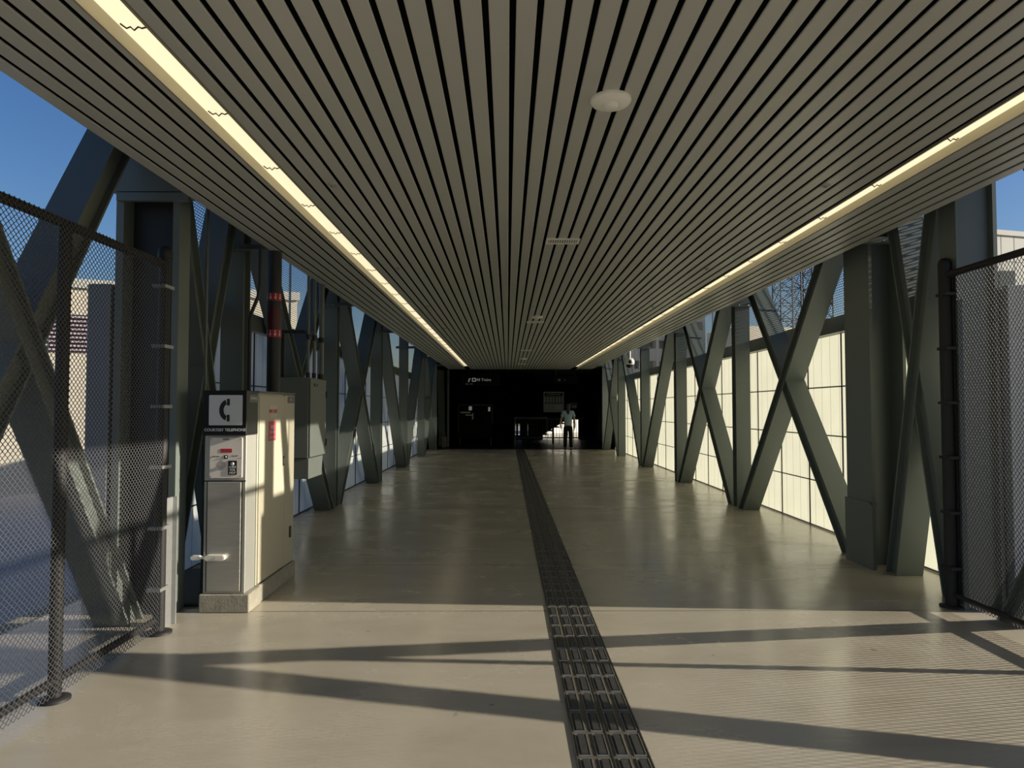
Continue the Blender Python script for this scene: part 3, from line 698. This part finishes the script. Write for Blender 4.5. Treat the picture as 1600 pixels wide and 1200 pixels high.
# ---------------------------------------------------------------- dark hall at the far end
YH = 25.0
struct(MB().box(-3.3, XL - .55, YH, YH + .25, 0, 3.3), 'wall_hall_left', hall_shade_black)
struct(MB().box(3.95, 4.3, YH, YH + .25, 0, 3.3), 'wall_hall_right', hall_shade_black)
struct(MB().box(-3.3, 4.3, 25.62, 33, 3.05, 3.3), 'ceiling', hall_shade_black)
struct(MB().box(-3.5, -3.3, YH, 33, 0, 3.3), 'wall_hall_side_left', hall_shade_black)
struct(MB().box(4.3, 4.5, YH, 33, 0, 3.3), 'wall_hall_side_right', hall_shade_black)
struct(MB().box(-3.3, .35, 33, 33.2, 0, 3.3).box(3.45, 4.3, 33, 33.2, 0, 3.3).box(1.72, 3.45, 33, 33.2, .95, 3.3).box(.42, .52, 33, 33.2, 0, 3.3).box(.60, .98, 33, 33.2, 0, 3.3).box(1.05, 1.72, 33, 33.2, 0, 3.3).box(.35, 1.1, 33, 33.2, .75, 3.3).box(.35, 1.1, 33, 33.2, 0, .2), 'wall_far', hall_shade_black)
struct(MB().box(-3.3, 4.3, 25.42, 25.6, 2.98, 3.4), 'trim_1', hall_shade_black)
tag(MB().box(1.9, 1.98, 28.9, 29.0, 0, 3.05).build('hall_column', hall_shade_black), 'slim black post in the dark hall left of the map', 'post')
# guard rail with balusters
gd = thing('guard_rail', (1.7, 28.0, 0), 'black guard rail with vertical balusters in the dark hall', 'railing')
MB().box(.26, 3.15, 27.97, 28.03, 1.04, 1.10).build('top_rail', steel_dark, gd)
MB().box(.26, 3.15, 27.98, 28.02, .26, .31).build('bottom_rail', steel_dark, gd)
k = 0; x = .30
while x < 3.15:
    MB().box(x - .009, x + .009, 27.99, 28.01, .0 if k % 8 == 0 else .31, 1.04).build('baluster', steel_dark, gd); x += .115; k += 1
st = thing('stair_flight', (2.0, 30, 0), 'dark solid-sided stair flight climbing to the right behind the guard rail', 'stairs')
MB().prism_y([(.9, 0.0), (1.0, 0.0), (3.0, 1.22), (3.45, 1.22), (3.45, 1.75), (2.4, 1.75), (.9, .95)], 30.0, 30.06).build('stringer', hall_shade_black, st, fix=True)
stp = MB()
for k in range(8): stp.box(1.2 + k * .27, 1.5 + k * .27, 30.06, 31.3, .16 + k * .16, .20 + k * .16)
stp.build('treads', hall_shade_black, st)
tag(MB().tube([(.32, 27.6, 1.12), (1.62, 27.6, 1.12)], .035, 12).lathe([(.045, 0), (.06, .03), (.05, .07), (.02, .09)], (.32, 27.6, 1.07), n=14).box(.31, .33, 27.59, 27.61, 0, 1.1).box(1.60, 1.62, 27.59, 27.61, 0, 1.1).build('handrail', mat('satin_handrail', (.12, .12, .12), .3, .7)), 'short satin metal handrail in front of the left balusters', 'handrail')
# system map
mp_ = thing('system_map', (2.0, 28.8, 1.35), 'framed station map board hung above the guard rail', 'map board')
mp_.location = (1.95, 28.7, 1.35); ORG[mp_.name] = Vector((1.95, 28.7, 1.35))
MB().box(1.54, 2.37, 28.70, 28.74, 1.35, 2.18).build('board', poster_dark, mp_)
fm = MB()
for (a, b_, c, d_) in ((1.53, 2.38, 2.16, 2.19), (1.53, 2.38, 1.34, 1.37), (1.53, 1.56, 1.34, 2.19), (2.35, 2.38, 1.34, 2.19)): fm.box(a, b_, 28.68, 28.72, c, d_)
fm.build('frame', mat('map_frame', (.6, .6, .55), .4, .2), mp_)
MB().box(1.58, 2.33, 28.695, 28.70, 1.39, 1.69).build('lower_sheet', poster, mp_)
MB().box(1.58, 1.99, 28.695, 28.70, 1.73, 2.00).box(2.02, 2.33, 28.695, 28.70, 1.73, 2.00).build('upper_sheet', poster, mp_)
dk = MB()
for a in range(6):
    for b_ in range(3): dk.lathe([(.035, 0), (.034, -.002)], (1.64 + a * .125, 28.694, 1.775 + b_ * .09), 'y', 10)
for b_ in range(5): dk.box(1.60, 2.0, 28.69, 28.695, 1.42 + b_ * .05, 1.43 + b_ * .05)
dk.build('map_printing', poster_dark, mp_, fix=True)
text_mesh('map_title', 'SYSTEM MAP', .10, poster, mp_, FRONT(1.95, 28.693, 2.08))
nb = thing('notice_board', (2.9, 28.8, 1.4), 'small dim notice on the wall to the right of the person', 'notice')
MB().box(2.70, 2.93, 28.7, 28.72, 1.50, 1.66).box(2.66, 2.97, 28.7, 28.72, 1.70, 1.73).build('sheet', mat('dim_sheet', (.25, .27, .25), .6), nb)
MB().box(2.79, 2.81, 28.72, 28.76, 0, 1.9).build('stand', hall_shade_black, nb)
MB().box(1.94, 1.96, 28.74, 28.78, 0, 1.4).build('stand', hall_shade_black, mp_)
# hanging signs
hg = thing('hanging_sign', (-1.05, 26.2, 2.45), 'dark hanging direction sign with white train lettering on the left', 'sign')
MB().box(-1.8, -.3, 26.2, 26.28, 2.38, 2.86).build('panel', hall_shade_black, hg)
MB().box(-1.5, -1.47, 26.23, 26.25, 2.86, 3.05).box(-.65, -.62, 26.23, 26.25, 2.86, 3.05).build('hanger', steel_dark, hg)
text_mesh('lettering', 'All Trains', .15, sign_glow, hg, FRONT(-.93, 26.195, 2.60))
ring = MB(); 
for (a, b_, c, d_) in ((-1.37, -1.34, 2.53, 2.67), (-1.26, -1.23, 2.53, 2.67), (-1.37, -1.23, 2.53, 2.555), (-1.37, -1.23, 2.645, 2.67)): ring.box(a, b_, 26.19, 26.2, c, d_)
ring.box(-1.50, -1.47, 26.19, 26.2, 2.53, 2.64).box(-1.47, -1.43, 26.19, 26.2, 2.62, 2.66).box(-1.53, -1.47, 26.19, 26.2, 2.53, 2.555)
ring.build('symbols', sign_glow, hg)
MB().box(-1.62, -1.50, 26.19, 26.2, 2.41, 2.47).box(-1.46, -1.34, 26.19, 26.2, 2.42, 2.46).build('small_symbols', tag_grey, hg)
hg2 = thing('hanging_sign', (2.2, 26.2, 2.5), 'small dim hanging sign on the right side of the dark hall', 'sign')
MB().box(1.75, 2.75, 26.2, 26.26, 2.45, 2.75).build('panel', hall_shade_black, hg2)
MB().box(1.85, 1.88, 26.22, 26.24, 2.75, 3.05).box(2.6, 2.63, 26.22, 26.24, 2.75, 3.05).build('hanger', steel_dark, hg2)
MB().box(1.95, 2.05, 26.19, 26.2, 2.55, 2.64).box(2.2, 2.24, 26.19, 26.2, 2.57, 2.62).build('symbols', tag_grey, hg2)
# kiosk board left
kb = thing('display_case', (-1.3, 27.5, 0), 'dark glazed display case with two small self-glowing notices, left in the hall', 'display case')
MB().box(-1.98, -.62, 27.5, 27.62, .3, 1.65).build('case', hall_shade_black, kb)
fm = MB()
for (a, b_, c, d_) in ((-2.0, -.6, 1.62, 1.65), (-2.0, -1.97, .5, 1.65), (-.63, -.6, .9, 1.65)): fm.box(a, b_, 27.47, 27.5, c, d_)
fm.build('frame', mat('case_frame', (.07, .07, .07), .4, .5), kb)
MB().box(-1.57, -1.44, 27.48, 27.5, 1.42, 1.58).build('notice', paper_glow, kb)
MB().box(-.78, -.70, 27.48, 27.5, 1.38, 1.55).build('notice', paper_glow, kb)
MB().box(-1.9, -1.5, 27.485, 27.5, 1.30, 1.36).box(-1.7, -1.4, 27.485, 27.5, 1.20, 1.25).box(-1.44, -1.38, 27.485, 27.5, 1.05, 1.3).build('notice', poster, kb)
MB().box(-1.95, -1.9, 27.52, 27.6, 0, .3).box(-.7, -.65, 27.52, 27.6, 0, .3).build('leg', steel_dark, kb)
# pale bollard and lone brace at the left hall edge
tag(MB().bbox(-2.53, -2.35, 26.0, 26.2, 0, .42, .02).build('bollard', mat('dull_bollard', (.16, .16, .13), .6)), 'low grey block bollard at the left edge of the dark hall', 'bollard')
m_ = member(-2.75, -2.5, (27.3, 0), (26.6, 3.0), (0, 0), (0, 1), (0, 3.0), (0, 1)); tag(m_.build('diagonal_brace', steel, fix=True), 'dim lone steel brace inside the left of the dark hall', 'brace')
tag(MB().bbox(-2.35, -2.27, 26.4, 26.5, 0, 3.0, .004).build('hall_post', steel), 'thin dim steel post beside the low bollard', 'post')

# bright outside beyond the hall
struct(MB().box(-2, 12, 33.2, 48, -.3, -.02), 'platform_outside', bld_cream)
t_ = MB().box(-4, 4, 0, .4, -.3, 4).build('platform_wall', bld_white); t_.location = (4.6, 43, 0); t_.rotation_euler = (0, 0, R(52)); tag(t_, 'sunlit pale wall glimpsed through the far railing', 'wall')

# ---------------------------------------------------------------- person
PXW, PYW = 2.17, 24.35
pr = thing('person', (PXW, PYW, 0), 'person seen from behind in a blue-grey T-shirt and black trousers at the hall mouth', 'person')
def skinned(name, verts, edges, m, parent, root=0, sub=2):
    me = bpy.data.meshes.new(name); me.from_pydata([v[:3] for v in verts], edges, []); me.materials.append(m)
    o = bpy.data.objects.new(name, me); S.collection.objects.link(o); o.parent = parent
    sk = o.modifiers.new('skin', 'SKIN'); sk.use_smooth_shade = True
    for i, v in enumerate(verts):
        me.skin_vertices[0].data[i].radius = (v[3], v[4] if len(v) > 4 else v[3]); me.skin_vertices[0].data[i].use_root = (i == root)
    su = o.modifiers.new('sub', 'SUBSURF'); su.levels = sub; su.render_levels = sub
    return o
V = [(0, 0, .90, .13, .10), (0, 0, 1.08, .12, .09), (0, 0, 1.25, .14, .10), (0, .0, 1.38, .11, .08), (0, 0, 1.45, .05, .05), (0, -.01, 1.53, .075, .09), (0, -.01, 1.60, .065, .075)]
E = [(0, 1), (1, 2), (2, 3), (3, 4), (4, 5), (5, 6)]
for s in (-1, 1):
    b = len(V); o_ = .03 if s < 0 else .0
    V += [(s * .16, 0, 1.36, .05), (s * .205, -.01, 1.22, .043), (s * (.225 + o_), -.03, 1.07, .037), (s * (.24 + o_), -.05 - o_, .93, .028), (s * (.235 + o_), -.06 - o_, .84, .024, .034), (s * (.232 + o_), -.065 - o_, .80, .020, .034)]
    E += [(3, b), (b, b + 1), (b + 1, b + 2), (b + 2, b + 3), (b + 3, b + 4), (b + 4, b + 5)]
    hb_ = b + 5
    for f in range(4):
        c = len(V); fy_ = -.09 + f * .017 - o_; L_ = (.065, .075, .07, .055)[f]
        V += [(s * (.232 + o_), fy_, .775, .008), (s * (.222 + o_), fy_ - .004, .775 - L_ * .55, .0075), (s * (.208 + o_), fy_ - .004, .775 - L_, .006)]
        E += [(hb_, c), (c, c + 1), (c + 1, c + 2)]
    c = len(V); V += [(s * (.215 + o_), -.105 - o_, .82, .009), (s * (.20 + o_), -.12 - o_, .785, .007)]; E += [(b + 4, c), (c, c + 1)]
    b = len(V); V += [(s * .08, 0, .82, .085), (s * .095, -.01, .48, .055), (s * .10, .01, .10, .038), (s * .105, -.02, .045, .04), (s * .11, .11, .035, .035)]
    E += [(0, b), (b, b + 1), (b + 1, b + 2), (b + 2, b + 3), (b + 3, b + 4)]
skinned('body', V, E, skin, pr, 0, 2)
fc = MB().lathe([(.008, 0), (.011, .02), (.004, .035)], (0, .085, 1.52), n=8); 
fc2 = MB()
for s in (-1, 1): fc2.lathe([(.003, 0), (.009, .004), (.003, .010)], (s * .028, .078, 1.545), 'y', 8)
for s in (-1, 1): fc.lathe([(.012, -.008), (.02, 0), (.012, .008)], (s * .078, -.01, 1.535), 'x', 10)
def local(mb, name, m, parent):
    me = bpy.data.meshes.new(name); me.from_pydata(mb.v, [], mb.f); me.materials.append(m); me.polygons.foreach_set('use_smooth', mb.sm)
    o = bpy.data.objects.new(name, me); S.collection.objects.link(o); o.parent = parent; return o
local(fc, 'ears_and_nose', skin, pr); local(fc2, 'eyes', ink_black, pr)
T = [(0, 0, .84, .165, .125), (0, 0, 1.0, .155, .115), (0, 0, 1.2, .165, .12), (0, 0, 1.36, .135, .10), (0, 0, 1.43, .07, .065)]
TE = [(0, 1), (1, 2), (2, 3), (3, 4)]
for s in (-1, 1):
    b = len(T); T += [(s * .165, 0, 1.36, .068), (s * .205, -.01, 1.25, .064), (s * .218, -.015, 1.17, .062)]; TE += [(3, b), (b, b + 1), (b + 1, b + 2)]
skinned('t_shirt', T, TE, shirt, pr, 0, 2)
P_ = [(0, 0, .93, .13, .105), (0, 0, .84, .145, .11)]; PE = [(0, 1)]
for s in (-1, 1):
    b = len(P_); P_ += [(s * .085, 0, .76, .10), (s * .10, -.01, .46, .08), (s * .105, .01, .07, .068)]; PE += [(1, b), (b, b + 1), (b + 1, b + 2)]
skinned('trousers', P_, PE, trouser, pr, 0, 2)
skinned('hair', [(0, -.03, 1.64, .055), (0, -.03, 1.57, .092, .10), (0, -.055, 1.47, .085, .06), (0, -.09, 1.36, .06, .035), (0, -.115, 1.28, .03, .02)], [(0, 1), (1, 2), (2, 3), (3, 4)], hair_m, pr, 1, 2)
for s in (-1, 1):
    skinned('shoe', [(s * .107, -.05, .045, .045, .04), (s * .108, .04, .042, .048, .04), (s * .112, .13, .035, .042, .03)], [(0, 1), (1, 2)], trouser, pr, 0, 2)

# ---------------------------------------------------------------- outside
struct(MB().box(-150, 200, -120, 260, -5.4, -5.2), 'ground', asphalt)
struct(MB().box(-17, -3.55, -8, 24, -1.75, -1.5), 'roof_below_left', roof_grey)
struct(MB().box(-3.55, -3.35, -5, YE, -1.8, -.02), 'trim_2', conc)
struct(MB().box(4.55, 18, -8, 24, -1.75, -1.5), 'roof_below_right', roof_grey)

def rotated(t, rz): t.rotation_euler = (0, 0, rz)
# left building: local frame, face along local x, facing -y
lb = thing('building', (-18.0, 26.0, -5.2), 'large cream building with a louvre band seen through the left fence', 'building')
ORG[lb.name] = Vector((0, 0, 0))
def bx_(m, name, *a, parent=None, fix=False): return MB().box(*a).build(name, m, parent)
bx_(bld_cream, 'wall', -24, 9.5, 0, 10, 0, 11.4, parent=lb)
bx_(bld_white, 'parapet', -24.1, 9.6, -.12, 10.1, 11.4, 11.75, parent=lb)
x = -22.0
while x < 5:
    lv = bx_(bld_dark, 'louvre_bay', x, x + 4.6, -.03, 0, 8.9, 10.35, parent=lb)
    q = MB()
    for k in range(9): q.box(x, x + 4.6, -.12, -.03, 8.93 + k * .16, 9.0 + k * .16)
    q.build('louvre_blades', louvre, lv)
    x += 5.6
rotated(lb, R(22))
rb = thing('building', (43.0, 60.0, -5.2), 'white panelled building beyond the right fence under blue sky', 'building'); ORG[rb.name] = Vector((0, 0, 0))
bx_(bld_white, 'wall', 0, 50, 0, 14, 0, 22.3, parent=rb)
bx_(bld_white, 'parapet', -.1, 50, -.15, 14, 22.3, 22.75, parent=rb)
q = MB()
for k in range(1, 25): q.box(k * 1.5, k * 1.5 + .07, -.01, 0, 0, 22.3)
for k in range(1, 9): q.box(0, 50, -.01, 0, 22.3 - k * 2.4, 22.37 - k * 2.4)
q.build('panel_joints', bld_joint, rb)
rotated(rb, R(14))
# garage and towers beyond the right screen
gb = thing('parking_garage', (9.0, 62, -5.2), 'open-decked garage building behind the far right screen', 'building'); ORG[gb.name] = Vector((0, 0, 0))
rotated(gb, R(24))
bx_(bld_dark, 'core', 0, 11.5, .6, 16, 0, 17, parent=gb)
for k in range(8): bx_(bld_cream, 'deck', 0, 11.5, 0, .6, 3.2 + k * 2.0, 4.4 + k * 2.0, parent=gb)
for k in range(9): bx_(bld_cream, 'pier', k * 1.4, k * 1.4 + .3, -.05, .6, 0, 18.3, parent=gb)
cb = thing('building', (20.5, 58, -5.2), 'low cream building with dark louvres behind the right screen', 'building'); ORG[cb.name] = Vector((0, 0, 0))
bx_(bld_cream, 'wall', 0, 13, 0, 6, 0, 13.8, parent=cb)
q = MB()
for k in range(6): q.box(.8, 7.5, -.1, 0, 9.2 + k * .42, 9.4 + k * .42)
q.build('louvre_blades', bld_dark, cb)
rotated(cb, R(16))
def lattice(x, y, h, wd, lab):
    t = thing('lattice_tower', (x, y, -5.2), lab, 'tower', 'steel lattice towers')
    m = MB()
    for sx_ in (0, wd):
        for sy_ in (0, wd): m.tube([(x + sx_, y + sy_, -5.2), (x + sx_, y + sy_, h)], .10, 5)
    z = -5.2
    while z < h - 2:
        for a, b_ in (((0, 0), (wd, 0)), ((wd, 0), (wd, wd)), ((0, wd), (wd, wd)), ((0, 0), (0, wd))):
            m.tube([(x + a[0], y + a[1], z), (x + b_[0], y + b_[1], z + 2)], .05, 4); m.tube([(x + a[0], y + a[1], z + 2), (x + b_[0], y + b_[1], z + 2)], .05, 4)
            m.tube([(x + b_[0], y + b_[1], z), (x + a[0], y + a[1], z + 2)], .05, 4)
        z += 2
    m.build('frame', mat('dull_lattice', (.05, .055, .07), .7), t)
lattice(34.5, 85, 30, 2.6, 'steel lattice tower seen through the right screen, nearer the ceiling light')
lattice(38.5, 85, 30, 2.6, 'steel lattice tower seen through the right screen, farther right of the two')
